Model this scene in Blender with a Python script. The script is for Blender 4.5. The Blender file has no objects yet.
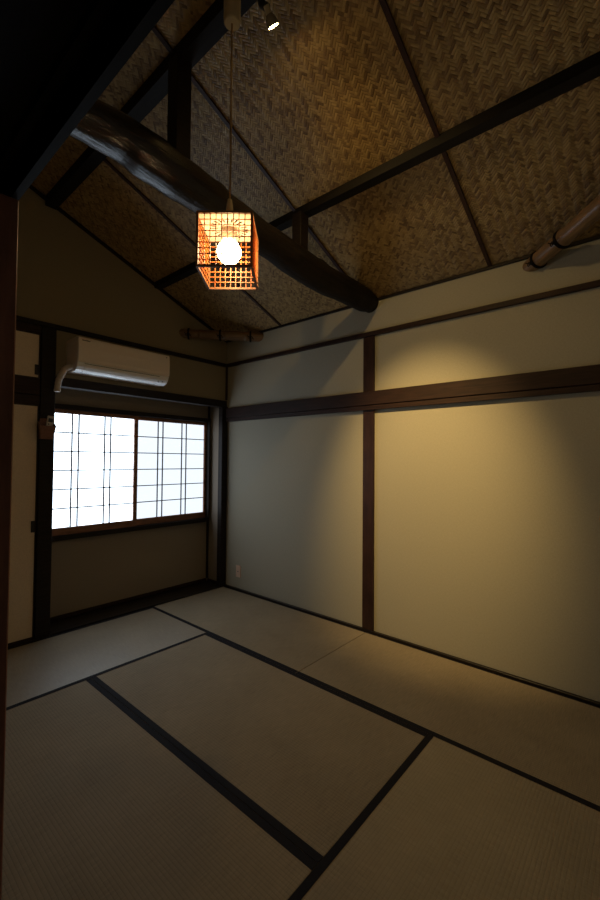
import bpy, bmesh, math, random
from mathutils import Vector, Matrix, noise

random.seed(7)
scene = bpy.context.scene
COL = scene.collection

# ------------------------------------------------------------------ materials
def new_mat(name):
    m = bpy.data.materials.new(name); m.use_nodes = True
    nt = m.node_tree; nt.nodes.clear()
    out = nt.nodes.new('ShaderNodeOutputMaterial')
    b = nt.nodes.new('ShaderNodeBsdfPrincipled')
    nt.links.new(b.outputs[0], out.inputs[0])
    return m, nt, b

class NB:
    """tiny node-graph helper"""
    def __init__(s, nt): s.nt = nt
    def _set(s, sock, v):
        if isinstance(v, bpy.types.NodeSocket): s.nt.links.new(v, sock)
        else: sock.default_value = v
    def m(s, op, a, b=None, c=None):
        n = s.nt.nodes.new('ShaderNodeMath'); n.operation = op
        s._set(n.inputs[0], a)
        if b is not None: s._set(n.inputs[1], b)
        if c is not None: s._set(n.inputs[2], c)
        return n.outputs[0]
    def coord(s, kind='Object'):
        return s.nt.nodes.new('ShaderNodeTexCoord').outputs[kind]
    def sep(s, v):
        n = s.nt.nodes.new('ShaderNodeSeparateXYZ'); s._set(n.inputs[0], v); return n.outputs
    def comb(s, x, y, z):
        n = s.nt.nodes.new('ShaderNodeCombineXYZ')
        for i, v in enumerate((x, y, z)): s._set(n.inputs[i], v)
        return n.outputs[0]
    def noise(s, v, scale, detail=3, rough=.55):
        n = s.nt.nodes.new('ShaderNodeTexNoise'); s._set(n.inputs['Vector'], v)
        n.inputs['Scale'].default_value = scale; n.inputs['Detail'].default_value = detail
        n.inputs['Roughness'].default_value = rough
        return n.outputs['Fac']
    def white(s, v):
        n = s.nt.nodes.new('ShaderNodeTexWhiteNoise'); n.noise_dimensions = '3D'; s._set(n.inputs['Vector'], v); return n.outputs['Value']
    def scalev(s, v, sc):
        n = s.nt.nodes.new('ShaderNodeVectorMath'); n.operation = 'MULTIPLY'; s._set(n.inputs[0], v); n.inputs[1].default_value = sc; return n.outputs[0]
    def ramp(s, f, stops):
        n = s.nt.nodes.new('ShaderNodeValToRGB'); s._set(n.inputs[0], f)
        e = n.color_ramp.elements
        while len(e) < len(stops): e.new(.5)
        for el, (p, c) in zip(e, stops): el.position = p; el.color = (*c, 1)
        return n.outputs[0]
    def bump(s, h, strength, dist):
        n = s.nt.nodes.new('ShaderNodeBump'); s._set(n.inputs['Height'], h)
        n.inputs['Strength'].default_value = strength; n.inputs['Distance'].default_value = dist
        return n.outputs[0]

def wood(name, base, rough=.45, grain=(1, 1, 12), var=.45, bump=.15, spec=.4, scale=9):
    m, nt, b = new_mat(name); g = NB(nt)
    v = g.scalev(g.coord(), grain)
    f = g.noise(v, scale, 5, .6)
    lo = tuple(c * (1 - var) for c in base); hi = tuple(c * (1 + var) for c in base)
    nt.links.new(g.ramp(f, [(.3, lo), (.7, hi)]), b.inputs['Base Color'])
    b.inputs['Roughness'].default_value = rough
    b.inputs['Specular IOR Level'].default_value = spec
    nt.links.new(g.bump(f, bump, .004), b.inputs['Normal'])
    return m

def plain(name, base, rough=.5, spec=.4, nscale=40, var=.06, bump=.05, metal=0):
    m, nt, b = new_mat(name); g = NB(nt)
    f = g.noise(g.coord(), nscale, 3)
    lo = tuple(c * (1 - var) for c in base); hi = tuple(c * (1 + var) for c in base)
    nt.links.new(g.ramp(f, [(.35, lo), (.65, hi)]), b.inputs['Base Color'])
    b.inputs['Roughness'].default_value = rough; b.inputs['Specular IOR Level'].default_value = spec
    b.inputs['Metallic'].default_value = metal
    if bump: nt.links.new(g.bump(f, bump, .001), b.inputs['Normal'])
    return m

def emit(name, col, strength, base=None):
    m, nt, b = new_mat(name)
    b.inputs['Base Color'].default_value = (*(base or col), 1)
    b.inputs['Roughness'].default_value = .8
    b.inputs['Emission Color'].default_value = (*col, 1)
    b.inputs['Emission Strength'].default_value = strength
    return m

def cloth_wall(name, base):
    m, nt, b = new_mat(name); g = NB(nt)
    c = g.coord()
    fibre = g.noise(g.scalev(c, (1, 1, .25)), 260, 2)
    fib2 = g.noise(g.scalev(c, (.25, .25, 1)), 260, 2)
    t = g.m('ADD', g.m('MULTIPLY', fibre, .5), g.m('MULTIPLY', fib2, .5))
    lo = tuple(x * .93 for x in base); hi = tuple(x * 1.07 for x in base)
    nt.links.new(g.ramp(t, [(.35, lo), (.65, hi)]), b.inputs['Base Color'])
    b.inputs['Roughness'].default_value = .9; b.inputs['Specular IOR Level'].default_value = .15
    nt.links.new(g.bump(t, .25, .001), b.inputs['Normal'])
    return m

def weave_mat():
    """plaited bamboo sheet: diagonal twill of broad splits, three over and three under"""
    m, nt, b = new_mat('woven_bamboo'); g = NB(nt)
    uv = g.sep(g.coord('UV'))
    s = .0128
    k = .70710678 / s
    a = g.m('MULTIPLY', g.m('ADD', uv[0], uv[1]), k)
    c = g.m('MULTIPLY', g.m('SUBTRACT', uv[0], uv[1]), k)
    # slow wander so that the splits are not ruler straight
    w = g.noise(g.coord('UV'), 6, 2)
    a = g.m('ADD', a, g.m('MULTIPLY', g.m('SUBTRACT', w, .5), 1.0))
    c = g.m('SUBTRACT', c, g.m('MULTIPLY', g.m('SUBTRACT', w, .5), 1.0))
    i = g.m('FLOOR', a); j = g.m('FLOOR', c)
    fi = g.m('FRACT', a); fj = g.m('FRACT', c)
    n = g.m('FLOORED_MODULO', g.m('SUBTRACT', i, j), 6.0)
    up = g.m('LESS_THAN', n, 2.5)                    # split of family 'i' lies on top
    un = g.m('SUBTRACT', 1.0, up)
    # cross-section of whichever split is on top
    def prof(f):
        d = g.m('ABSOLUTE', g.m('SUBTRACT', f, .5))
        return g.m('SUBTRACT', 1.0, g.m('POWER', g.m('MULTIPLY', d, 2.0), 4.0))
    # position along the float (arch over three splits)
    la = g.m('DIVIDE', g.m('FLOORED_MODULO', g.m('SUBTRACT', i, c), 6.0), 3.0)
    lb = g.m('DIVIDE', g.m('FLOORED_MODULO', g.m('SUBTRACT', g.m('SUBTRACT', a, j), 3.0), 6.0), 3.0)
    def arch(l):
        d = g.m('ABSOLUTE', g.m('SUBTRACT', l, .5))
        return g.m('SUBTRACT', 1.0, g.m('POWER', g.m('MINIMUM', g.m('MULTIPLY', d, 2.0), 1.0), 3.0))
    hA = g.m('MULTIPLY', prof(fi), g.m('ADD', .35, g.m('MULTIPLY', arch(la), .65)))
    hB = g.m('MULTIPLY', prof(fj), g.m('ADD', .35, g.m('MULTIPLY', arch(lb), .65)))
    h = g.m('ADD', g.m('MULTIPLY', up, hA), g.m('MULTIPLY', un, hB))
    rA = g.white(g.comb(i, g.m('FLOOR', g.m('DIVIDE', g.m('SUBTRACT', i, c), 6.0)), 1.0))
    rB = g.white(g.comb(j, g.m('FLOOR', g.m('DIVIDE', g.m('SUBTRACT', g.m('SUBTRACT', a, j), 3.0), 6.0)), 7.0))
    r = g.m('ADD', g.m('MULTIPLY', up, rA), g.m('MULTIPLY', un, rB))
    fine = g.noise(g.coord('UV'), 240, 2)
    tone = g.m('ADD', g.m('MULTIPLY', r, .75), g.m('MULTIPLY', fine, .25))
    colr = g.ramp(tone, [(.06, (.10, .055, .022)), (.22, (.26, .16, .068)), (.55, (.40, .268, .108)), (.92, (.52, .365, .16))])
    nt.links.new(colr, b.inputs['Base Color'])
    b.inputs['Roughness'].default_value = .34
    b.inputs['Specular IOR Level'].default_value = .45
    hh = g.m('ADD', h, g.m('MULTIPLY', fine, .12))
    nt.links.new(g.bump(hh, 1.0, .0035), b.inputs['Normal'])
    return m

def tatami_mat_material(name, axis, base):
    """rush surface: ribs 14 mm apart running along the mat, fine rush stalks across"""
    m, nt, b = new_mat(name); g = NB(nt)
    c = g.coord(); p = g.sep(c)
    across = p[1] if axis == 'x' else p[0]
    rib = g.m('ABSOLUTE', g.m('SINE', g.m('MULTIPLY', across, math.pi / .0140)))
    ribh = g.m('POWER', rib, .5)
    st = g.noise(g.scalev(c, (260, 14, 1) if axis == 'x' else (14, 260, 1)), 1.0, 2)
    big = g.noise(c, 3, 2)
    lo = tuple(x * .78 for x in base); hi = tuple(x * 1.18 for x in base)
    t = g.m('ADD', g.m('MULTIPLY', st, .65), g.m('MULTIPLY', big, .35))
    mix = nt.nodes.new('ShaderNodeMix'); mix.data_type = 'RGBA'; mix.blend_type = 'MULTIPLY'
    mix.inputs['Factor'].default_value = .55
    nt.links.new(g.ramp(t, [(.3, lo), (.7, hi)]), mix.inputs['A'])
    nt.links.new(g.ramp(ribh, [(.1, (.45, .42, .38)), (.6, (1, 1, 1))]), mix.inputs['B'])
    nt.links.new(mix.outputs['Result'], b.inputs['Base Color'])
    b.inputs['Roughness'].default_value = .40 if axis == 'x' else .72; b.inputs['Specular IOR Level'].default_value = .75 if axis == 'x' else .2
    h = g.m('ADD', ribh, g.m('MULTIPLY', st, .2))
    nt.links.new(g.bump(h, .45, .0012), b.inputs['Normal'])
    return m

def log_mat():
    m, nt, b = new_mat('smoked_log'); g = NB(nt)
    c = g.coord()
    f = g.noise(g.scalev(c, (1.2, 8, 8)), 5, 6, .65)
    nt.links.new(g.ramp(f, [(.3, (.006, .0045, .0035)), (.7, (.018, .012, .009))]), b.inputs['Base Color'])
    px = g.sep(c)[0]           # the near length of the log is polished, the far length is matt
    nt.links.new(g.ramp(g.m('ADD', g.m('MULTIPLY', px, .5), .5), [(.34, (.11,) * 3), (.55, (.6,) * 3)]), b.inputs['Roughness'])
    nt.links.new(g.ramp(g.m('ADD', g.m('MULTIPLY', px, .5), .5), [(.34, (.75,) * 3), (.55, (.2,) * 3)]), b.inputs['Specular IOR Level'])
    nt.links.new(g.bump(f, .5, .012), b.inputs['Normal'])
    return m

def bamboo_mat():
    m, nt, b = new_mat('dry_bamboo'); g = NB(nt)
    c = g.coord()
    f = g.noise(g.scalev(c, (1.5, 26, 26)), 3, 4, .6)
    nt.links.new(g.ramp(f, [(.3, (.13, .072, .030)), (.7, (.25, .145, .066))]), b.inputs['Base Color'])
    b.inputs['Roughness'].default_value = .35; b.inputs['Specular IOR Level'].default_value = .5
    return m

M = {}
M['wall'] = cloth_wall('wall_cloth', (.43, .40, .315))
M['clay'] = cloth_wall('brown_clay_wall', (.30, .25, .165))
M['alcove'] = cloth_wall('alcove_cloth', (.33, .28, .225))
M['dark'] = wood('dark_stained_wood', (.016, .0105, .0085), .55, spec=.25)
M['red'] = wood('red_brown_wood', (.032, .0135, .0085), .42, (3, 3, .6))
M['jamb'] = wood('jamb_red_brown', (.28, .115, .075), .45, (3, 3, .6))
M['redh'] = wood('red_brown_rail', (.028, .0125, .0085), .55, (.6, .6, 8), spec=.25)
M['black'] = wood('black_lacquered_wood', (.012, .0085, .007), .35)
M['purlin'] = wood('sooty_purlin', (.010, .008, .007), .6, (4, .6, 4), .45, .15, .2)
M['batten'] = wood('red_batten', (.040, .014, .010), .5, (.6, 4, 4))
M['shoji'] = wood('cedar_brown', (.30, .14, .08), .5, (.8, 4, 4))
M['kumiko'] = wood('lattice_cedar', (.07, .045, .03), .5)
M['weave'] = weave_mat()
M['tx'] = tatami_mat_material('tatami_rush_lengthways_x', 'x', (.325, .265, .18))
M['ty'] = tatami_mat_material('tatami_rush_lengthways_y', 'y', (.325, .265, .18))
M['heri'] = plain('black_cloth_border', (.012, .011, .015), .8, .2, 300, .3, .3)
M['log'] = log_mat()
M['bamboo'] = bamboo_mat()
M['rope'] = plain('black_twine', (.012, .010, .009), .9, .1, 400, .3, .4)
M['ac'] = plain('warm_white_plastic', (.93, .83, .76), .38, .5, 30, .01, 0)
M['acpanel'] = plain('warm_white_panel', (.94, .84, .77), .32, .5, 30, .01, 0)
M['vane'] = plain('white_vane_plastic', (.9, .9, .92), .25, .5, 30, .01, 0)
M['grey'] = plain('dark_grey_plastic', (.05, .05, .055), .5, .4, 30, .05, 0)
M['hose'] = plain('hose_wrap', (.60, .52, .46), .6, .3, 80, .05, .2)
M['fusuma'] = cloth_wall('fusuma_paper', (.86, .72, .57))
M['lacq'] = wood('fusuma_lacquer_edge', (.030, .014, .010), .35, (4, 4, .6))
M['pull'] = plain('black_metal_pull', (.008, .008, .009), .4, .5, 40, .1, 0)
M['plate'] = plain('beige_plate_plastic', (.78, .58, .45), .45, .4, 40, .02, 0)
M['leather'] = plain('brown_woven_pouch', (.24, .13, .10), .7, .3, 220, .35, .4)
M['remote'] = plain('white_remote_plastic', (.62, .58, .55), .4, .5, 40, .02, 0)
M['lcd'] = plain('dark_lcd', (.04, .05, .06), .2, .5, 40, .05, 0)
M['slat'] = wood('lamp_bamboo_slat', (.50, .14, .028), .45, (3, 3, 3), .2)
M['lampframe'] = wood('lamp_frame_wood', (.26, .115, .045), .45, (3, 3, 3), .25)
M['lamptop'] = plain('lamp_paper_panel', (.45, .38, .27), .8, .2, 60, .05, 0)
M['cord'] = plain('tan_braided_cord', (.42, .27, .12), .75, .2, 400, .25, .3)
M['cup'] = plain('cream_ceiling_cup', (.72, .60, .38), .5, .4, 40, .04, 0)
M['bulb'] = emit('glowing_globe', (1.0, .72, .375), 58.0)
M['halo'] = emit('lit_spot_lens', (1.0, .66, .24), 115.0)
M['spotmetal'] = plain('spot_black_metal', (.014, .013, .013), .4, .5, 60, .1, 0)
M['dichro'] = plain('spot_glass_cup', (.55, .48, .38), .25, .6, 60, .1, 0, .6)
M['paper1'] = emit('backlit_paper_left', (.72, .86, 1.0), 3.5, (.8, .8, .8))
M['paper2'] = emit('backlit_paper_right', (.78, .88, 1.0), 1.15, (.8, .8, .8))
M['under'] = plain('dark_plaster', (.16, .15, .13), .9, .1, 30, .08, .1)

# ------------------------------------------------------------------ mesh builder
class MB:
    def __init__(s): s.bm = bmesh.new(); s.uv = None
    def box(s, lo, hi, bev=0, seg=1):
        r = bmesh.ops.create_cube(s.bm, size=1)
        lo = Vector(lo); hi = Vector(hi); c = (lo + hi) / 2; d = hi - lo
        for v in r['verts']: v.co = Vector((v.co.x * d.x, v.co.y * d.y, v.co.z * d.z)) + c
        if bev:
            es = list({e for v in r['verts'] for e in v.link_edges})
            bmesh.ops.bevel(s.bm, geom=es, offset=bev, segments=seg, affect='EDGES', profile=.5)
        return s
    def xbox(s, mat, size, bev=0):
        """box of given size in a local frame"""
        r = bmesh.ops.create_cube(s.bm, size=1)
        for v in r['verts']: v.co = mat @ Vector((v.co.x * size[0], v.co.y * size[1], v.co.z * size[2]))
        if bev:
            es = list({e for v in r['verts'] for e in v.link_edges})
            bmesh.ops.bevel(s.bm, geom=es, offset=bev, segments=1, affect='EDGES')
        return s
    def prism(s, prof, axis, a, b):
        """closed profile of 2-D points extruded along an axis"""
        def P(p, t):
            if axis == 'x': return (t, p[0], p[1])
            if axis == 'y': return (p[0], t, p[1])
            return (p[0], p[1], t)
        A = [s.bm.verts.new(P(p, a)) for p in prof]; B = [s.bm.verts.new(P(p, b)) for p in prof]
        n = len(prof)
        s.bm.faces.new(A); s.bm.faces.new(B[::-1])
        for i in range(n): s.bm.faces.new((A[i], B[i], B[(i + 1) % n], A[(i + 1) % n]))
        return s
    def tube(s, pts, rad, seg=12, cap=True, rfun=None):
        pts = [Vector(p) for p in pts]; rings = []
        n = len(pts)
        up = Vector((0, 0, 1))
        t0 = (pts[1] - pts[0]).normalized()
        if abs(t0.dot(up)) > .95: up = Vector((1, 0, 0))
        u = t0.cross(up).normalized()
        for i, p in enumerate(pts):
            t = (pts[min(i + 1, n - 1)] - pts[max(i - 1, 0)]).normalized()
            u = (u - t * u.dot(t)).normalized(); w = t.cross(u)
            r = rad[i] if isinstance(rad, (list, tuple)) else rad
            ring = []
            for k in range(seg):
                a = 2 * math.pi * k / seg
                d = u * math.cos(a) + w * math.sin(a)
                rr = r * (rfun(i, a, p + d * r) if rfun else 1)
                ring.append(s.bm.verts.new(p + d * rr))
            rings.append(ring)
        for i in range(n - 1):
            for k in range(seg):
                s.bm.faces.new((rings[i][k], rings[i][(k + 1) % seg], rings[i + 1][(k + 1) % seg], rings[i + 1][k]))
        if cap:
            s.bm.faces.new(rings[0][::-1]); s.bm.faces.new(rings[-1])
        return s
    def lathe(s, prof, mat=Matrix(), seg=28):
        """profile (r, z) turned about local z"""
        rings = []
        for r, z in prof:
            if r < 1e-6: rings.append([s.bm.verts.new(mat @ Vector((0, 0, z)))])
            else: rings.append([s.bm.verts.new(mat @ Vector((r * math.cos(2 * math.pi * k / seg), r * math.sin(2 * math.pi * k / seg), z))) for k in range(seg)])
        for A, B in zip(rings, rings[1:]):
            for k in range(seg):
                q = [A[k % len(A)], A[(k + 1) % seg % len(A)], B[(k + 1) % seg % len(B)], B[k % len(B)]]
                q = list(dict.fromkeys(q))
                if len(q) > 2:
                    try: s.bm.faces.new(q)
                    except ValueError: pass
        return s
    def build(s, name, mat, parent=None, origin=None, smooth=False):
        bmesh.ops.recalc_face_normals(s.bm, faces=s.bm.faces)
        me = bpy.data.meshes.new(name)
        if origin is not None:
            bmesh.ops.translate(s.bm, verts=s.bm.verts, vec=-Vector(origin))
        s.bm.to_mesh(me); s.bm.free()
        me.materials.append(mat)
        if smooth:
            for p in me.polygons: p.use_smooth = True
            try: me.set_sharp_from_angle(angle=math.radians(40))
            except Exception: pass
        o = bpy.data.objects.new(name, me); COL.objects.link(o)
        if origin is not None: o.location = origin
        if parent is not None:
            o.parent = parent
            if origin is None: o.location = (0, 0, 0)
        return o

def wbox(name, lo, hi, mat, bev=.002):
    """box whose object origin is its own base centre"""
    lo = Vector(lo); hi = Vector(hi); c = Vector(((lo.x + hi.x) / 2, (lo.y + hi.y) / 2, lo.z))
    return MB().box(lo, hi, bev).build(name, mat, origin=c)

def struct(o): o['kind'] = 'structure'; return o
def tag(o, label, cat, group=None):
    o['label'] = label; o['category'] = cat
    if group: o['group'] = group
    return o
def empty(name, loc, label, cat, group=None, rz=0):
    o = bpy.data.objects.new(name, None); COL.objects.link(o)
    o.location = loc; o.rotation_euler = (0, 0, rz); o.empty_display_size = .1
    return tag(o, label, cat, group)
def sbox(name, lo, hi, mat, bev=0): return struct(wbox(name, lo, hi, mat, bev))

# ------------------------------------------------------------------ key planes
XR, YB, YN = 2.88, 3.54, -.06          # right wall, back wall, near wall (plaster faces)
XL = .1945                             # doorway side of the room
YA = 3.80                              # back of the window alcove
SL, Z0 = .3959, 2.6623                 # roof pitch, roof height at x = 2.861
def zc(x): return Z0 + SL * (2.861 - x)
H = 1.356

# ------------------------------------------------------------------ shell
sbox('floor', (-1.7, -1.7, -.16), (3.05, 4.0, -.055), M['black'])
o = MB().prism([(XR, -.06), (XR + .1, -.06), (XR + .1, zc(XR) + .06), (XR, zc(XR) - .0)], 'y', -.2, 3.9).build('wall_right', M['wall'], origin=(XR, 1.7, 0)); struct(o)
# gable wall above the alcove and closet
g = MB().prism([(XL - .0, 2.392), (XR, 2.392), (XR, zc(XR)), (XL, zc(XL))], 'y', YB, YB + .1)
g.box((1.172, YB, 1.99), (XR, YB + .1, 2.392))
g.box((XL, YB + .03, 2.30), (1.05, YB + .1, 2.392))
struct(g.build('wall_back', M['clay'], origin=(1.5, YB, 1.99)))
# alcove: window wall with an opening, right return, left return, soffit
WX0, WX1, WZ0, WZ1 = 1.085, 2.825, .672, 1.808
a = MB()
a.box((1.0, YA, 0), (XR, YA + .1, WZ0)); a.box((1.0, YA, WZ1), (XR, YA + .1, 2.05))
a.box((1.0, YA, WZ0), (WX0, YA + .1, WZ1)); a.box((WX1, YA, WZ0), (XR, YA + .1, WZ1))
struct(a.build('wall_alcove', M['alcove'], origin=(1.9, YA, 0)))
sbox('wall_alcove_right', (2.848, 3.576, .012), (XR - .001, YA - .0, 1.99), M['alcove'])
sbox('wall_alcove_left', (1.0, 3.625, .012), (1.06, YA, 1.99), M['alcove'])
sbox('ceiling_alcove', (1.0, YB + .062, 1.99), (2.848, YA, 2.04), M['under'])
# closet interior backing
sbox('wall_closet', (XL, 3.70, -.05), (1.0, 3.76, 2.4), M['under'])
# doorway side: panel above and beyond the doorway
d = MB()
d.prism([(-.06 - .14, 1.88), (.90, 1.88), (.90, 3.9), (-.2, 3.9)], 'x', .10, XL - .012)
d.prism([(.90, -.05), (3.70, -.05), (3.70, 3.9), (.90, 3.9)], 'x', .10, XL - .012)
struct(d.build('wall_left', M['clay'], origin=(.14, 1.7, 0)))
sbox('wall_near', (.10, YN - .1, -.05), (XR, YN, 3.75), M['wall'])
# roof: plaited bamboo sheet (one plane, with thickness), uv in metres
bm = bmesh.new()
x0, x1, y0, y1 = .10, 2.97, -.18, 3.66
q = [(x0, y0), (x1, y0), (x1, y1), (x0, y1)]
lo = [bm.verts.new((x, y, zc(x))) for x, y in q]; hi = [bm.verts.new((x, y, zc(x) + .03)) for x, y in q]
bm.faces.new(lo[::-1]); bm.faces.new(hi)
for i in range(4): bm.faces.new((lo[i], lo[(i + 1) % 4], hi[(i + 1) % 4], hi[i]))
uvl = bm.loops.layers.uv.new('UVMap')
for f in bm.faces:
    for l in f.loops: l[uvl].uv = (l.vert.co.x * math.sqrt(1 + SL * SL), l.vert.co.y)
bmesh.ops.recalc_face_normals(bm, faces=bm.faces)
me = bpy.data.meshes.new('ceiling'); bm.to_mesh(me); bm.free(); me.materials.append(M['weave'])
o = bpy.data.objects.new('ceiling', me); COL.objects.link(o); struct(o)
# the dim hallway the photographer stands in
sbox('wall_hall_left', (-1.7, -1.7, -.05), (-1.6, 2.6, 2.5), M['wall'])
sbox('wall_hall_far', (-1.6, 2.5, -.05), (.10, 2.6, 2.5), M['wall'])
sbox('wall_hall_near', (-1.6, -1.7, -.05), (.10, -1.6, 2.5), M['wall'])
sbox('wall_hall_right', (.10, -1.6, -.05), (.20, YN - .1, 2.5), M['wall'])
sbox('ceiling_hall', (-1.6, -1.6, 2.42), (.10, 2.5, 2.5), M['dark'])
sbox('floor_hall', (-1.6, -1.6, -.055), (.10, 2.5, 0), M['dark'])

# ------------------------------------------------------------------ trim
n = [0]
def trim(lo, hi, mat, bev=.0015):
    n[0] += 1
    return sbox('trim_%d' % n[0], lo, hi, mat, bev)
trim((2.853, YN, 2.358), (XR, YB - .03, 2.392), M['redh'])             # picture rail, right wall
trim((XL, YB - .03, 2.358), (XR, YB, 2.392), M['dark'])                # picture rail, back wall
trim((2.866, YN, zc(2.866) - .026), (XR, YB, zc(XR) - .001), M['dark'])  # cornice under the roof
n[0] += 1
c = MB().prism([(XL, zc(XL) - .03), (2.866, zc(2.866) - .03), (2.866, zc(2.866) - .001), (XL, zc(XL) - .001)], 'y', YB - .014, YB)
struct(c.build('trim_%d' % n[0], M['dark'], origin=(1.5, YB, 2.6)))
trim((2.862, YB - .018, 2.00), (XR, YB, 2.358), M['red'])              # thin corner post
trim((2.828, YA - .02, .042), (2.848, YA, 1.99), M['dark'])            # alcove corner bead
trim((1.06, YA - .012, .012), (2.828, YA, .042), M['redh'])            # alcove skirting
trim((2.838, 3.576, .012), (2.848, YA - .02, .036), M['redh'])
struct(wbox('baseboard_right', (2.856, YN, -.03), (XR, YB - .03, .018), M['black'], .001))
# alcove floor board
trim((1.181, 3.515, -.055), (2.80, 3.575, .012), M['black'], .002)
trim((1.0, 3.576, -.055), (2.848, YA, .0115), M['black'], .0)
trim((XL, 3.515, -.055), (1.077, 3.60, .012), M['redh'], .002)         # closet sill
# doorway head with two sliding-door grooves (ridges and channels) and sill
e = [(XL, 1.86), (XL, 1.76), (.184, 1.76), (.184, 1.800), (.1720, 1.800), (.1720, 1.785), (.1610, 1.785), (.1590, 1.792), (.09, 1.792), (.09, 1.86)]
n[0] += 1
struct(MB().prism(e, 'y', YN, .90).build('trim_%d' % n[0], M['purlin'], origin=(.14, .4, 1.76)))
trim((.10, YN, -.055), (XL + .012, 3.0, .0), M['redh'], .0)

# ------------------------------------------------------------------ posts and head beams
tag(wbox('wooden_post', (2.863, 1.693, 0.019), (2.8795, 1.794, 2.357), M['red'], .002),
    'dark red-brown wooden post dividing the right wall into two bays', 'post')
tag(wbox('wooden_post', (2.803, 3.512, 0), (2.879, 3.575, 1.925), M['dark'], .002),
    'slim dark corner post where the window alcove meets the right wall', 'post')
tag(wbox('wooden_post', (1.078, 3.515, 0), (1.179, 3.622, 2.357), M['dark'], .003),
    'dark post between the closet doors and the window, with the remote pouch on it', 'post')
j = MB().box((.100, .75, 0), (XL, .90, 1.759), .002)
tag(j.build('door_jamb', M['jamb'], origin=(.145, .82, 0)), 'red-brown doorway jamb close to the camera at the left edge', 'door jamb')
# long head rail on the right wall: nageshi board plus thin rail under it
r = empty('head_rail', (2.86, 1.7, 1.76), 'long dark wooden rail running across the right wall at door height', 'rail')
b1 = MB().box((2.838, YN + .001, 1.80), (2.8625, 3.50, 1.908), .003).build('upper_board', M['redh'], r, origin=None)
b2 = MB().box((2.846, YN + .001, 1.76), (2.8625, 3.505, 1.797), .002).build('lower_rail', M['redh'], r, origin=None)
for b in (b1, b2): b.data.transform(Matrix.Translation(-r.location))
tag(wbox('head_beam', (1.181, 3.510, 1.918), (2.862, 3.60, 1.989), M['dark'], .003),
    'dark lintel beam over the window alcove, below the air conditioner', 'beam')
r = empty('closet_lintel', (.63, 3.55, 1.757), 'dark lintel between the upper and lower closet doors', 'beam')
for nm, lo, hi in (('beam', (XL, 3.522, 1.832), (1.077, 3.62, 1.955)), ('grooved_rail', (XL, 3.526, 1.757), (1.077, 3.62, 1.828))):
    q = MB().box(lo, hi, .002).build(nm, M['redh'], r); q.data.transform(Matrix.Translation(-r.location))
tag(wbox('closet_head', (XL, 3.522, 2.300), (1.077, 3.565, 2.357), M['redh'], .002), 'dark head rail above the small upper closet door', 'rail')

# ------------------------------------------------------------------ roof timbers
def purlin(xa, xb, zb, label):
    m = MB().prism([(xa, zb), (xb, zb), (xb, zc(xb) - .0005), (xa, zc(xa) - .0005)], 'y', YN, YB - .0145)
    return tag(m.build('roof_purlin', M['purlin'], origin=((xa + xb) / 2, 1.7, zb)), label, 'beam')
purlin(1.083, 1.158, 3.292, 'upper dark purlin crossing the woven ceiling behind the pendant cord')
purlin(1.998, 2.062, 2.950, 'lower dark purlin crossing the woven ceiling behind the pendant lamp towards the right edge')
PX = [(1.083, 1.158), (1.998, 2.062)]
for y, lab in ((.82, 'thin red-brown ceiling batten nearest the camera, ending at the right wall'),
               (1.785, 'thin red-brown ceiling batten passing by the short struts of the log beam'),
               (2.73, 'thin red-brown ceiling batten nearest the window, partly behind the log beam')):
    m = MB(); xs = [XL] + [v for p in PX for v in p] + [2.866]
    for xa, xb in zip(xs[::2], xs[1::2]):
        m.prism([(xa, zc(xa) - .012), (xb, zc(xb) - .012), (xb, zc(xb) - .0005), (xa, zc(xa) - .0005)], 'y', y - .011, y + .011)
    tag(m.build('ceiling_batten', M['batten'], origin=(1.5, y, zc(1.5))), lab, 'batten')

# crooked smoked log
LY = 1.74
key = [(.18, 2.735, .085), (.65, 2.737, .085), (.80, 2.742, .090), (.95, 2.727, .100), (1.1, 2.709, .097), (1.4, 2.683, .090), (1.7, 2.658, .088), (2.0, 2.638, .098), (2.3, 2.616, .095), (2.6, 2.620, .093), (2.75, 2.623, .088), (2.879, 2.625, .070)]
def lerpkey(x):
    for A, B in zip(key, key[1:]):
        if A[0] <= x <= B[0] + 1e-9:
            t = (x - A[0]) / (B[0] - A[0]); t2 = t * t * (3 - 2 * t)
            return A[1] + (B[1] - A[1]) * t2, A[2] + (B[2] - A[2]) * t2
N = 120
pts = []; rad = []
for i in range(N + 1):
    x = .19 + (2.879 - .19) * i / N
    z, rr = lerpkey(min(max(x, .18), 2.879)); pts.append((x, LY + .010 * math.sin(x * 4.1), z)); rad.append(rr)
knots = [(.83, -2.2), (1.02, -1.95), (1.17, -2.1), (1.55, -1.6), (2.2, -1.3), (2.35, -2.4), (2.62, -1.9), (1.3, -.6), (1.9, .4)]
def rf(i, a, p):
    # swelling of the trunk plus knots
    v = 1 + .055 * noise.noise(Vector((p.x * 2.6, p.y * 9, p.z * 9))) + .03 * noise.noise(Vector((p.x * 9, p.y * 20, p.z * 20)))
    for kx, ka in knots:
        da = math.atan2(math.sin(a - ka), math.cos(a - ka)) * .11
        dd = ((p.x - kx) ** 2 + da * da) / (.038 ** 2)
        v += .17 * math.exp(-dd) - .16 * math.exp(-dd * 7)
    return v
lg = MB().tube(pts, rad, 56, True, rf).build('log_beam', M['log'], origin=(1.5, LY, 2.7), smooth=True)
tag(lg, 'crooked dark polished log beam spanning the room under the ceiling', 'log beam')
tag(wbox('roof_strut', (1.062, 1.700, 2.79), (1.142, 1.782, 3.2915), M['dark'], .002), 'tall dark square strut standing on the log beam under the upper purlin', 'strut')
tag(wbox('roof_strut', (1.965, 1.700, 2.722), (2.042, 1.775, 2.9495), M['dark'], .002), 'short dark square strut standing on the log beam under the lower purlin', 'strut')

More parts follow.
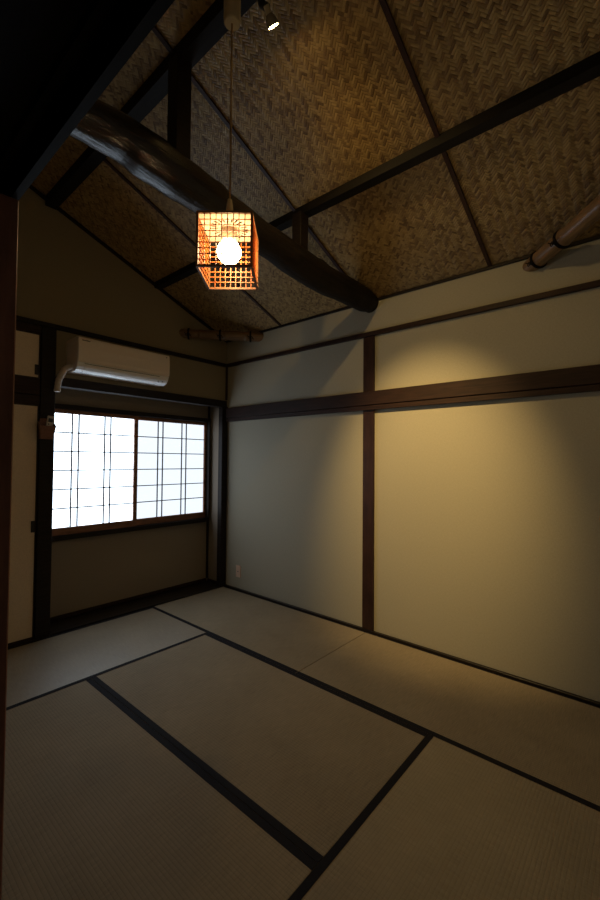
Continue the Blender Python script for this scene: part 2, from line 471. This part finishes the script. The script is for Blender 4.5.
# ------------------------------------------------------------------ tatami
def tatami(x0, x1, y0, y1, axis, label, b0=.031, b1=.031):
    cx, cy = (x0 + x1) / 2, (y0 + y1) / 2
    gp = .0008
    x0 += gp; x1 -= gp; y0 += gp; y1 -= gp
    t = empty('tatami_mat', (cx, cy, -.055), label, 'tatami mat', 'tatami mats on the floor')
    def L(m): return m
    s = MB().box((x0 - cx, y0 - cy, 0), (x1 - cx, y1 - cy, .055), .0015).build('rush_surface', M['t' + axis], t)
    for k, w in ((0, b0), (1, b1)):
        if axis == 'y':
            xa, xb = ((x0, x0 + w) if k == 0 else (x1 - w, x1)); ya, yb = y0, y1
        else:
            ya, yb = ((y0, y0 + w) if k == 0 else (y1 - w, y1)); xa, xb = x0, x1
        MB().box((xa - cx, ya - cy, .0552), (xb - cx, yb - cy, .0564), .0004).build('cloth_border', M['heri'], t)
    return t
XC = 2.009; YM = .874; YH = 2.653; XM = 1.126; X0 = XL + .012
tatami(XC, 2.855, 1.752, 3.512, 'y', 'tatami mat along the right wall in the far corner by the outlet', .031, .012)
tatami(XC, 2.855, YN + .02, 1.750, 'y', 'tatami mat along the right wall at the right edge, under the lit bay', .031, .012)
tatami(X0, XC, YH, 3.512, 'x', 'pale tatami mat along the window alcove and closet')
tatami(XM, XC, YM, YH, 'y', 'middle tatami mat enclosed by other mats on all sides')
tatami(X0, XM, YM, YH, 'y', 'large tatami mat at the lower left beside the doorway jamb')
tatami(X0, XC, YN + .02, YM, 'x', 'tatami mat at the bottom right nearest the camera', .031, .031)

# ------------------------------------------------------------------ window and shoji
f = MB()
f.box((WX0, YA - .055, WZ0), (WX1, YA + .05, .712)); f.box((WX0, YA - .055, 1.768), (WX1, YA + .05, WZ1))
f.box((WX0, YA - .055, .712), (WX0 + .012, YA + .05, 1.768)); f.box((WX1 - .014, YA - .055, .712), (WX1, YA + .05, 1.768))
struct(f.build('window_1', M['dark'], origin=(1.95, YA, WZ0)))
def shoji(xa, xb, yf, zb, zt, pane_l, pane_r, bars, papermat, label, bw_):
    t = empty('shoji_screen', ((xa + xb) / 2, yf, zb), label, 'shoji screen', 'shoji screens in the window')
    O = Vector(t.location)
    pb, pt = .775, 1.733
    def part(nm, lo, hi, mat, bev=.0015):
        q = MB().box(Vector(lo) - O, Vector(hi) - O, bev).build(nm, mat, t); return q
    part('stile', (xa, yf, zb), (pane_l, yf + .026, zt), M['shoji'])
    part('stile', (pane_r, yf, zb), (xb, yf + .026, zt), M['shoji'])
    part('bottom_rail', (pane_l, yf, zb), (pane_r, yf + .026, pb), M['shoji'])
    part('top_rail', (pane_l, yf, pt), (pane_r, yf + .026, zt), M['shoji'])
    for x in bars: part('upright_bar', (x - bw_, yf + .007, pb), (x + bw_, yf + .017, pt), M['kumiko'], .0005)
    for k in range(1, 6):
        z = pb + (pt - pb) * k / 6
        part('cross_bar', (pane_l, yf + .0095, z - bw_ * .92), (pane_r, yf + .0175, z + bw_ * .92), M['kumiko'], .0005)
    pp = MB().box(Vector((pane_l, yf + .0178, pb)) - O, Vector((pane_r, yf + .0192, pt)) - O).build('paper', papermat, t)
    return t
a_, b_ = .222, .054
shoji(1.098, 1.992, YA - .036, .713, 1.766, 1.130, 1.955, [1.955 - a_, 1.955 - a_ - b_, 1.955 - 2 * a_ - b_, 1.955 - 2 * a_ - 2 * b_], M['paper1'],
      'left shoji screen of the window, the brighter one beside the dark post', .0053)
shoji(1.965, 2.810, YA - .006, .713, 1.766, 2.003, 2.784, [2.003 + a_, 2.003 + a_ + b_, 2.003 + 2 * a_ + b_, 2.003 + 2 * a_ + 2 * b_], M['paper2'],
      'right shoji screen of the window, the bluish one next to the corner', .0047)

# ------------------------------------------------------------------ closet doors
def fusuma(x0, x1, z0, z1, zp0, zp1, label):
    t = empty('sliding_door', ((x0 + x1) / 2, 3.545, z0), label, 'sliding door')
    O = Vector(t.location); e = .009
    def part(nm, lo, hi, mat, bev=.001, par=t):
        return MB().box(Vector(lo) - O, Vector(hi) - O, bev).build(nm, mat, par)
    part('paper_panel', (x0 + e, 3.540, z0 + e), (x1 - e, 3.556, z1 - e), M['fusuma'])
    part('stile', (x0, 3.535, z0), (x0 + e, 3.56, z1), M['lacq']); part('stile', (x1 - e, 3.535, z0), (x1, 3.56, z1), M['lacq'])
    part('rail', (x0 + e, 3.535, z0), (x1 - e, 3.56, z0 + e), M['lacq']); part('rail', (x0 + e, 3.535, z1 - e), (x1 - e, 3.56, z1), M['lacq'])
    q = part('finger_pull', (x1 - e - .026, 3.532, zp0), (x1 - e - .002, 3.5398, zp1), M['pull'], .002)
    q['label'] = 'small black finger pull'
fusuma(.21, 1.0765, 1.956, 2.299, 1.985, 2.062, 'small beige upper closet door with a black finger pull')
fusuma(.21, 1.0765, .013, 1.756, .80, .885, 'tall beige lower closet door beside the dark post')

# ------------------------------------------------------------------ air conditioner
t = empty('air_conditioner', (1.645, YB, 1.995), 'white wall-mounted air conditioner above the window', 'air conditioner')
O = Vector(t.location)
def P(m, nm, mat, smooth=False, par=None):
    o = m.build(nm, mat, par or t, smooth=smooth); 
    o.data.transform(Matrix.Translation(-O)); return o
ax0, ax1 = 1.262, 2.036
def az(z): return 2.288 + (z - 2.288) * .875
def ap(pr): return [(y_, az(z_)) for y_, z_ in pr]
body = ap([(YB, 2.288), (3.345, 2.288), (3.328, 2.282), (3.322, 2.268), (3.318, 2.10), (3.326, 2.06), (3.345, 2.02), (3.375, 1.998), (3.42, 1.990), (YB, 1.995)])
P(MB().prism(body, 'x', ax0, ax1), 'body', M['ac'])
pan = ap([(3.34, 2.2895), (3.318, 2.284), (3.310, 2.268), (3.305, 2.19), (3.306, 2.10), (3.310, 2.072), (3.321, 2.074), (3.316, 2.10), (3.316, 2.268), (3.326, 2.283)])
P(MB().prism(pan, 'x', ax0 + .001, ax1 - .001), 'front_panel', M['acpanel'])
def arc(off, t0, t1, k=8):
    # lower front curve of the body, offset outwards
    c = ap([(3.318, 2.066), (3.332, 2.030), (3.352, 2.006), (3.378, 1.993), (3.41, 1.985)])
    out = []
    for i in range(k + 1):
        s_ = t0 + (t1 - t0) * i / k; q = s_ * (len(c) - 1); a = min(int(q), len(c) - 2); f_ = q - a
        y = c[a][0] + (c[a + 1][0] - c[a][0]) * f_; z = c[a][1] + (c[a + 1][1] - c[a][1]) * f_
        out.append((y - off * .75, z - off * .65))
    return out
sk = arc(.001, 0, 1) + arc(.004, 0, 1)[::-1]
P(MB().prism(arc(-.001, 0, 1) + arc(.002, 0, 1)[::-1], 'x', ax0 + .001, ax1 - .001), 'lower_shell', M['vane'])
P(MB().prism(arc(.003, .08, .90) + arc(.0065, .08, .90)[::-1], 'x', ax0 + .055, ax1 - .095), 'louver', M['vane'])
for k in (.05, .93):
    y, z = arc(.0035, k, k, 1)[0]
    P(MB().box((ax0 + .05, y - .001, z - .002), (ax1 - .09, y + .002, z + .001)), 'louver_gap', M['grey'])
y, z = arc(.003, .4, .4, 1)[0]
P(MB().box((ax1 - .055, y - .001, z - .004), (ax1 - .046, y + .004, z + .004)), 'receiver_window', M['grey'])
P(MB().box((ax1 - .092, y - .0015, z - .012), (ax1 - .088, y + .004, z + .012)), 'louver_pivot', M['grey'])
P(MB().lathe([(0, 0), (.0045, 0), (.0045, .003), (0, .003)], Matrix.Translation((ax1 - .032, 3.3065, 2.262)) @ Matrix.Rotation(math.pi / 2, 4, 'X'), 12), 'badge', M['grey'])
lm = MB(); x = ax0 + .026
for w in (.0065, .005, .005, .005, .005, .0065, .002, .005, .005):
    lm.box((x, 3.3052, 2.257), (x + w, 3.3090, 2.2635 if w > .006 else 2.262)); x += w + .0016
P(lm, 'logo', M['grey'])
hp = [(1.268, 3.425, 2.066), (1.238, 3.43, 2.062), (1.212, 3.44, 2.036), (1.196, 3.455, 1.995), (1.186, 3.475, 1.955), (1.182, 3.485, 1.905), (1.179, 3.485, 1.868)]
pts = []
for i in range(len(hp) - 1):
    for k in range(6):
        f_ = k / 6; pts.append(tuple(hp[i][c] + (hp[i + 1][c] - hp[i][c]) * f_ for c in range(3)))
pts.append(hp[-1])
P(MB().tube([Vector(p) for p in pts], [.0225 + .0012 * math.sin(i * 1.7) for i in range(len(pts))], 16), 'pipe_cover', M['hose'], True)

# ------------------------------------------------------------------ remote pouch and remote
t = empty('remote_holder', (1.116, 3.515, 1.500), 'brown pouch hung on the dark post beside the window, holding a remote', 'remote holder')
O = Vector(t.location)
# back board plus a tapered, open-topped pocket
bk = MB().prism([(-.043, 0), (.040, 0), (.047, .08), (.046, .152), (-.012, .158), (-.040, .155), (-.047, .10)], 'y', -.006, -.0005)
bk.build('back_board', M['leather'], t)
pk = MB(); th = .004
def ring(w, d, z, sl):
    w *= 1.18
    return [(-w, -.006, z + sl), (-w, -d, z), (w, -d, z), (w, -.006, z + sl)]
lower, upper = ring(.034, .036, .002, 0), ring(.046, .062, .098, .035)
il, iu = ring(.031, .033, .006, 0), ring(.043, .059, .098, .035)
V = [[pk.bm.verts.new(p) for p in R_] for R_ in (lower, upper, il, iu)]
for k in range(3):
    pk.bm.faces.new((V[0][k], V[0][k + 1], V[1][k + 1], V[1][k])); pk.bm.faces.new((V[2][k], V[3][k], V[3][k + 1], V[2][k + 1]))
    pk.bm.faces.new((V[1][k], V[1][k + 1], V[3][k + 1], V[3][k]))
pk.bm.faces.new(V[0]); pk.bm.faces.new(V[2][::-1])
pk.bm.faces.new((V[0][0], V[1][0], V[3][0], V[2][0])); pk.bm.faces.new((V[0][3], V[2][3], V[3][3], V[1][3]))
pk.build('pocket', M['leather'], t)
rt = empty('remote_control', (1.118, 3.489, 1.5115), 'white air conditioner remote standing in the brown pouch on the post', 'remote control')
rt.rotation_euler = (math.radians(4), math.radians(8), 0)
MB().box((-.023, -.009, 0), (.023, .009, .166), .005, 2).build('case', M['remote'], rt)
q = MB().box((-.016, -.0108, .118), (.016, -.0088, .148), .001).build('display', M['lcd'], rt); q['label'] = 'dark display of the remote'
MB().box((-.014, -.0108, .098), (-.004, -.0088, .107), .001).build('button', M['lcd'], rt)
MB().box((.004, -.0108, .098), (.014, -.0088, .107), .001).build('button', M['hose'], rt)

# ------------------------------------------------------------------ outlet
t = empty('wall_outlet', (XR, 3.308, .132), 'beige outlet plate low on the right wall near the corner', 'outlet')
MB().box((-.008, -.036, 0), (0, .036, .12), .003, 2).build('cover_plate', M['plate'], t)
so = MB().box((-.0105, -.0125, .022), (-.0078, .0125, .098), .001).build('socket_insert', M['plate'], t)
MB().box((-.0112, -.006, .055), (-.0103, .006, .066), .0003).build('socket_slots', M['grey'], so)

# ------------------------------------------------------------------ bamboo corner pieces
def bamboo(A, B, nA, nB, r, nodes, ties, label, jog=None):
    """culm laid across a corner; its ends are cut flush with the two walls"""
    A = Vector(A); B = Vector(B); D = (B - A); Ln = D.length; d = D.normalized()
    mid = (A + B) / 2
    t = empty('bamboo_pole', mid, label, 'bamboo pole', 'bamboo poles across the ceiling corners')
    rot = d.to_track_quat('X', 'Z'); t.rotation_euler = rot.to_euler()
    inv = (Matrix.Translation(mid) @ rot.to_matrix().to_4x4()).inverted()
    ext = .14; m = MB(); pts = []; rad = []
    K = 150
    for i in range(K + 1):
        s_ = -ext + (Ln + 2 * ext) * i / K
        rr = r * (1 + .02 * math.sin(s_ * 9))
        for nd in nodes:
            q = (s_ - nd * Ln) / .012
            rr += r * (.10 * math.exp(-q * q) - .06 * math.exp(-((q - 1.6) ** 2)))
        pts.append((s_ - Ln / 2, 0, 0)); rad.append(rr)
    m.tube(pts, rad, 32)
    for pt, no in ((A, nA), (B, nB)):
        bmesh.ops.bisect_plane(m.bm, geom=m.bm.verts[:] + m.bm.edges[:] + m.bm.faces[:], plane_co=inv @ pt, plane_no=inv.to_3x3() @ Vector(no), clear_outer=True)
        es = [e for e in m.bm.edges if e.is_boundary]
        if es: bmesh.ops.contextual_create(m.bm, geom=es)
    m.build('culm', M['bamboo'], t, smooth=True)
    for f_ in ties:
        x = (f_ - .5) * Ln; w = MB()
        for off in (-.0045, .0045):
            w.tube([(x + off, math.cos(a) * (r + .004), math.sin(a) * (r + .004)) for a in [2 * math.pi * k / 28 for k in range(29)]], .0048, 8)
        # knot and the two loose ends, on the side facing the room
        sgn = 1
        kp = Vector((x, 0, 0)) + Vector((0, sgn * math.cos(-.5), math.sin(-.5))) * (r + .008)
        w.xbox(Matrix.Translation(kp), (.018, .014, .018), .004)
        for s2 in (-1, 1):
            w.tube([kp, kp + Vector((s2 * .018, sgn * .012, .006)), kp + Vector((s2 * .034, sgn * .014, .020 * s2))], .003, 6)
            lp = [kp + Vector((s2 * .012 + s2 * .011 * math.cos(a), sgn * .01, .012 * math.sin(a))) for a in [2 * math.pi * k / 12 for k in range(13)]]
            w.tube(lp, .0025, 6)
        w.build('twine_tie', M['rope'], t)
    return t
bamboo((2.879, 3.035, 2.600), (2.345, YB - .001, 2.606), (1, 0, 0), (0, 1, 0), .047, (.18, .46, .80), (.12, .53, .95),
       'short bamboo pole across the far ceiling corner above the window, tied thrice', None)
bamboo((2.27, YN + .001, 2.672), (2.879, .56, 2.596), (0, -1, 0), (1, 0, 0), .047, (.35, .70), (.72, .955),
       'bamboo pole at the upper right edge across the near ceiling corner')

# ------------------------------------------------------------------ pendant lamp
YAW = math.radians(49.2934)
LX, LYY = 1.041, 1.275
S = .211
ZB = 2.071; ZT = ZB + S
t = empty('pendant_lamp', (LX, LYY, ZB), 'glowing cube-shaped lattice pendant lamp hanging from the ceiling', 'pendant lamp', rz=-YAW)
h = S / 2; fw = .0085
fr = MB()
for sx in (-1, 1):
    for sy in (-1, 1):
        cx, cy = sx * (h - fw / 2), sy * (h - fw / 2)
        fr.box((cx - fw / 2, cy - fw / 2, 0), (cx + fw / 2, cy + fw / 2, S))
for z in (0, S - fw):
    for sy in (-1, 1):
        fr.box((-h + fw, sy * (h - fw / 2) - fw / 2, z), (h - fw, sy * (h - fw / 2) + fw / 2, z + fw))
        fr.box((sy * (h - fw / 2) - fw / 2, -h + fw, z), (sy * (h - fw / 2) + fw / 2, h - fw, z + fw))
fr.build('frame', M['lampframe'], t)
NCELL = 9; bw = .0030
for face in range(4):
    R_ = Matrix.Rotation(face * math.pi / 2, 4, 'Z'); m = MB()
    for k in range(1, NCELL):
        c = -h + fw + (S - 2 * fw) * k / NCELL
        m.xbox(R_ @ Matrix.Translation((c, -h + .0030, S / 2)), (bw, .0024, S - 2 * fw))
        m.xbox(R_ @ Matrix.Translation((0, -h + .0056, S / 2 + c)), (S - 2 * fw, .0024, bw))
    m.build('lattice_side', M['slat'], t)
# top panel with a sunburst of slots around the socket
tp = MB(); zt = S - fw - .002; r1, r2, ns = .046, .075, 24; e = h - fw * .5
seg = ns * 5
for zz in (zt, zt + .0015):
    def vz(x, y): return tp.bm.verts.new((x, y, zz))
    outer = []; circ2 = []; circ1 = []
    for k in range(seg):
        a = 2 * math.pi * k / seg; cx, cy = math.cos(a), math.sin(a); q = e / max(abs(cx), abs(cy))
        outer.append(vz(cx * q, cy * q)); circ2.append(vz(cx * r2, cy * r2)); circ1.append(vz(cx * r1, cy * r1))
    for k in range(seg):
        k2 = (k + 1) % seg
        tp.bm.faces.new((outer[k], outer[k2], circ2[k2], circ2[k]))
        if k % 5 > 1: tp.bm.faces.new((circ2[k], circ2[k2], circ1[k2], circ1[k]))
    tp.bm.faces.new(circ1)
tp.build('top_panel', M['lamptop'], t)
MB().lathe([(0, zt - .050), (.026, zt - .050), (.030, zt - .044), (.032, zt - .004), (.036, zt - .001), (0, zt - .001)], Matrix(), 28).build('socket', M['lamptop'], t, smooth=True)
BR = .047; bz = .108
prof = [(0, bz - BR)] + [(BR * math.sin(a), bz - BR * math.cos(a)) for a in [math.pi * k / 22 for k in range(1, 22)]] + [(0, bz + BR)]
MB().lathe(prof, Matrix(), 36).build('bulb', M['bulb'], t, smooth=True)
MB().lathe([(0, S), (.015, S), (.0145, S + .06), (.0125, S + .085), (.0085, S + .108), (0, S + .108)], Matrix(), 24).build('cord_cap', M['cup'], t, smooth=True)
zcup = 3.108 - ZB
MB().tube([(0, 0, S + .106), (.001, 0, S + .3), (-.0006, .0005, S + .55), (0, 0, zcup + .002)], .0036, 10).build('cord', M['cord'], t)
ztop = min(zc(LX + .034), 9) - ZB - .002
MB().lathe([(0, zcup), (.028, zcup), (.0325, zcup + .004), (.034, zcup + .02), (.034, ztop), (0, ztop)], Matrix(), 30).build('ceiling_cup', M['cup'], t, smooth=True)

# ------------------------------------------------------------------ spotlight
SP = Vector((1.165, 1.166, 3.128))
AIM = (Vector((2.87, 1.27, 1.34)) - SP).normalized()
t = empty('spotlight', (1.128, 1.215, 3.2915), 'small lit spotlight on the upper purlin at the top edge, right of the pendant cord', 'spotlight')
O = Vector(t.location)
Mx = Matrix.Translation(SP) @ AIM.to_track_quat('Z', 'Y').to_matrix().to_4x4()
def Q(m, nm, mat, smooth=True):
    o = m.build(nm, mat, t, smooth=smooth); o.data.transform(Matrix.Translation(-O)); return o
Q(MB().lathe([(0, -.0005), (.0215, -.0005), (.0215, .0005), (0, .0005)], Mx, 24), 'lens', M['halo'])
Q(MB().lathe([(.0225, .003), (.025, .003), (.025, -.006), (.021, -.024), (.012, -.036), (0, -.036), (0, -.033), (.0105, -.033), (.019, -.022), (.0225, -.006), (.0225, .003)], Mx, 28), 'reflector_cup', M['dichro'])
back = SP - AIM * .036
Q(MB().lathe([(0, -.0365), (.0125, -.0365), (.0125, -.062), (0, -.062)], Mx, 20), 'lamp_holder', M['cup'])
e1 = SP - AIM * .0625
Q(MB().tube([e1 + Vector((.004, 0, -.004)), Vector((1.134, 1.200, 3.215)), Vector((1.128, 1.215, 3.275))], .015, 16), 'arm', M['spotmetal'])
Q(MB().lathe([(0, 0), (.030, 0), (.030, -.014), (.012, -.018), (0, -.018)], Matrix.Translation(O), 24), 'mount_plate', M['spotmetal'])
# the halogen's narrow core and its wide soft spill
for nm, watts, deg, aim in (('spot_beam', 275, 45, Vector((2.87, 1.28, 1.17))), ('spot_spill', 24, 120, Vector((2.87, 1.20, 1.20)))):
    ld = bpy.data.lights.new(nm, 'SPOT'); ld.energy = watts; ld.color = (1.0, .67, .25)
    ld.spot_size = math.radians(deg); ld.spot_blend = 1.0; ld.shadow_soft_size = .03
    lo_ = bpy.data.objects.new(nm, ld); COL.objects.link(lo_)
    lo_.location = SP + AIM * .012; lo_.rotation_euler = (SP - aim).to_track_quat('Z', 'Y').to_euler()

# ------------------------------------------------------------------ world, camera, colour management
w = bpy.data.worlds.new('world'); scene.world = w; w.use_nodes = True
w.node_tree.nodes['Background'].inputs[0].default_value = (.02, .022, .026, 1)
w.node_tree.nodes['Background'].inputs[1].default_value = .2
cd = bpy.data.cameras.new('camera'); cam = bpy.data.objects.new('camera', cd); COL.objects.link(cam)
cd.sensor_fit = 'HORIZONTAL'; cd.sensor_width = 36; cd.lens = 413.36 / 600 * 36; cd.clip_start = .02
pi_, ro, ya = math.radians(1.41), math.radians(.4704), YAW
F = Vector((math.sin(ya) * math.cos(pi_), math.cos(ya) * math.cos(pi_), math.sin(pi_)))
R0 = Vector((math.cos(ya), -math.sin(ya), 0)); U0 = R0.cross(F)
R1 = R0 * math.cos(ro) + U0 * math.sin(ro); U1 = U0 * math.cos(ro) - R0 * math.sin(ro)
mw = Matrix((R1, U1, -F)).transposed().to_4x4(); mw.translation = (0, 0, H)
cam.matrix_world = mw
scene.camera = cam
vs = scene.view_settings
vs.view_transform = 'Standard'; vs.look = 'None'; vs.exposure = 0.0; vs.gamma = 1.0; vs.use_curve_mapping = False
scene.cycles.use_denoising = True
scene.cycles.max_bounces = 8
scene.cycles.sample_clamp_indirect = 4.0
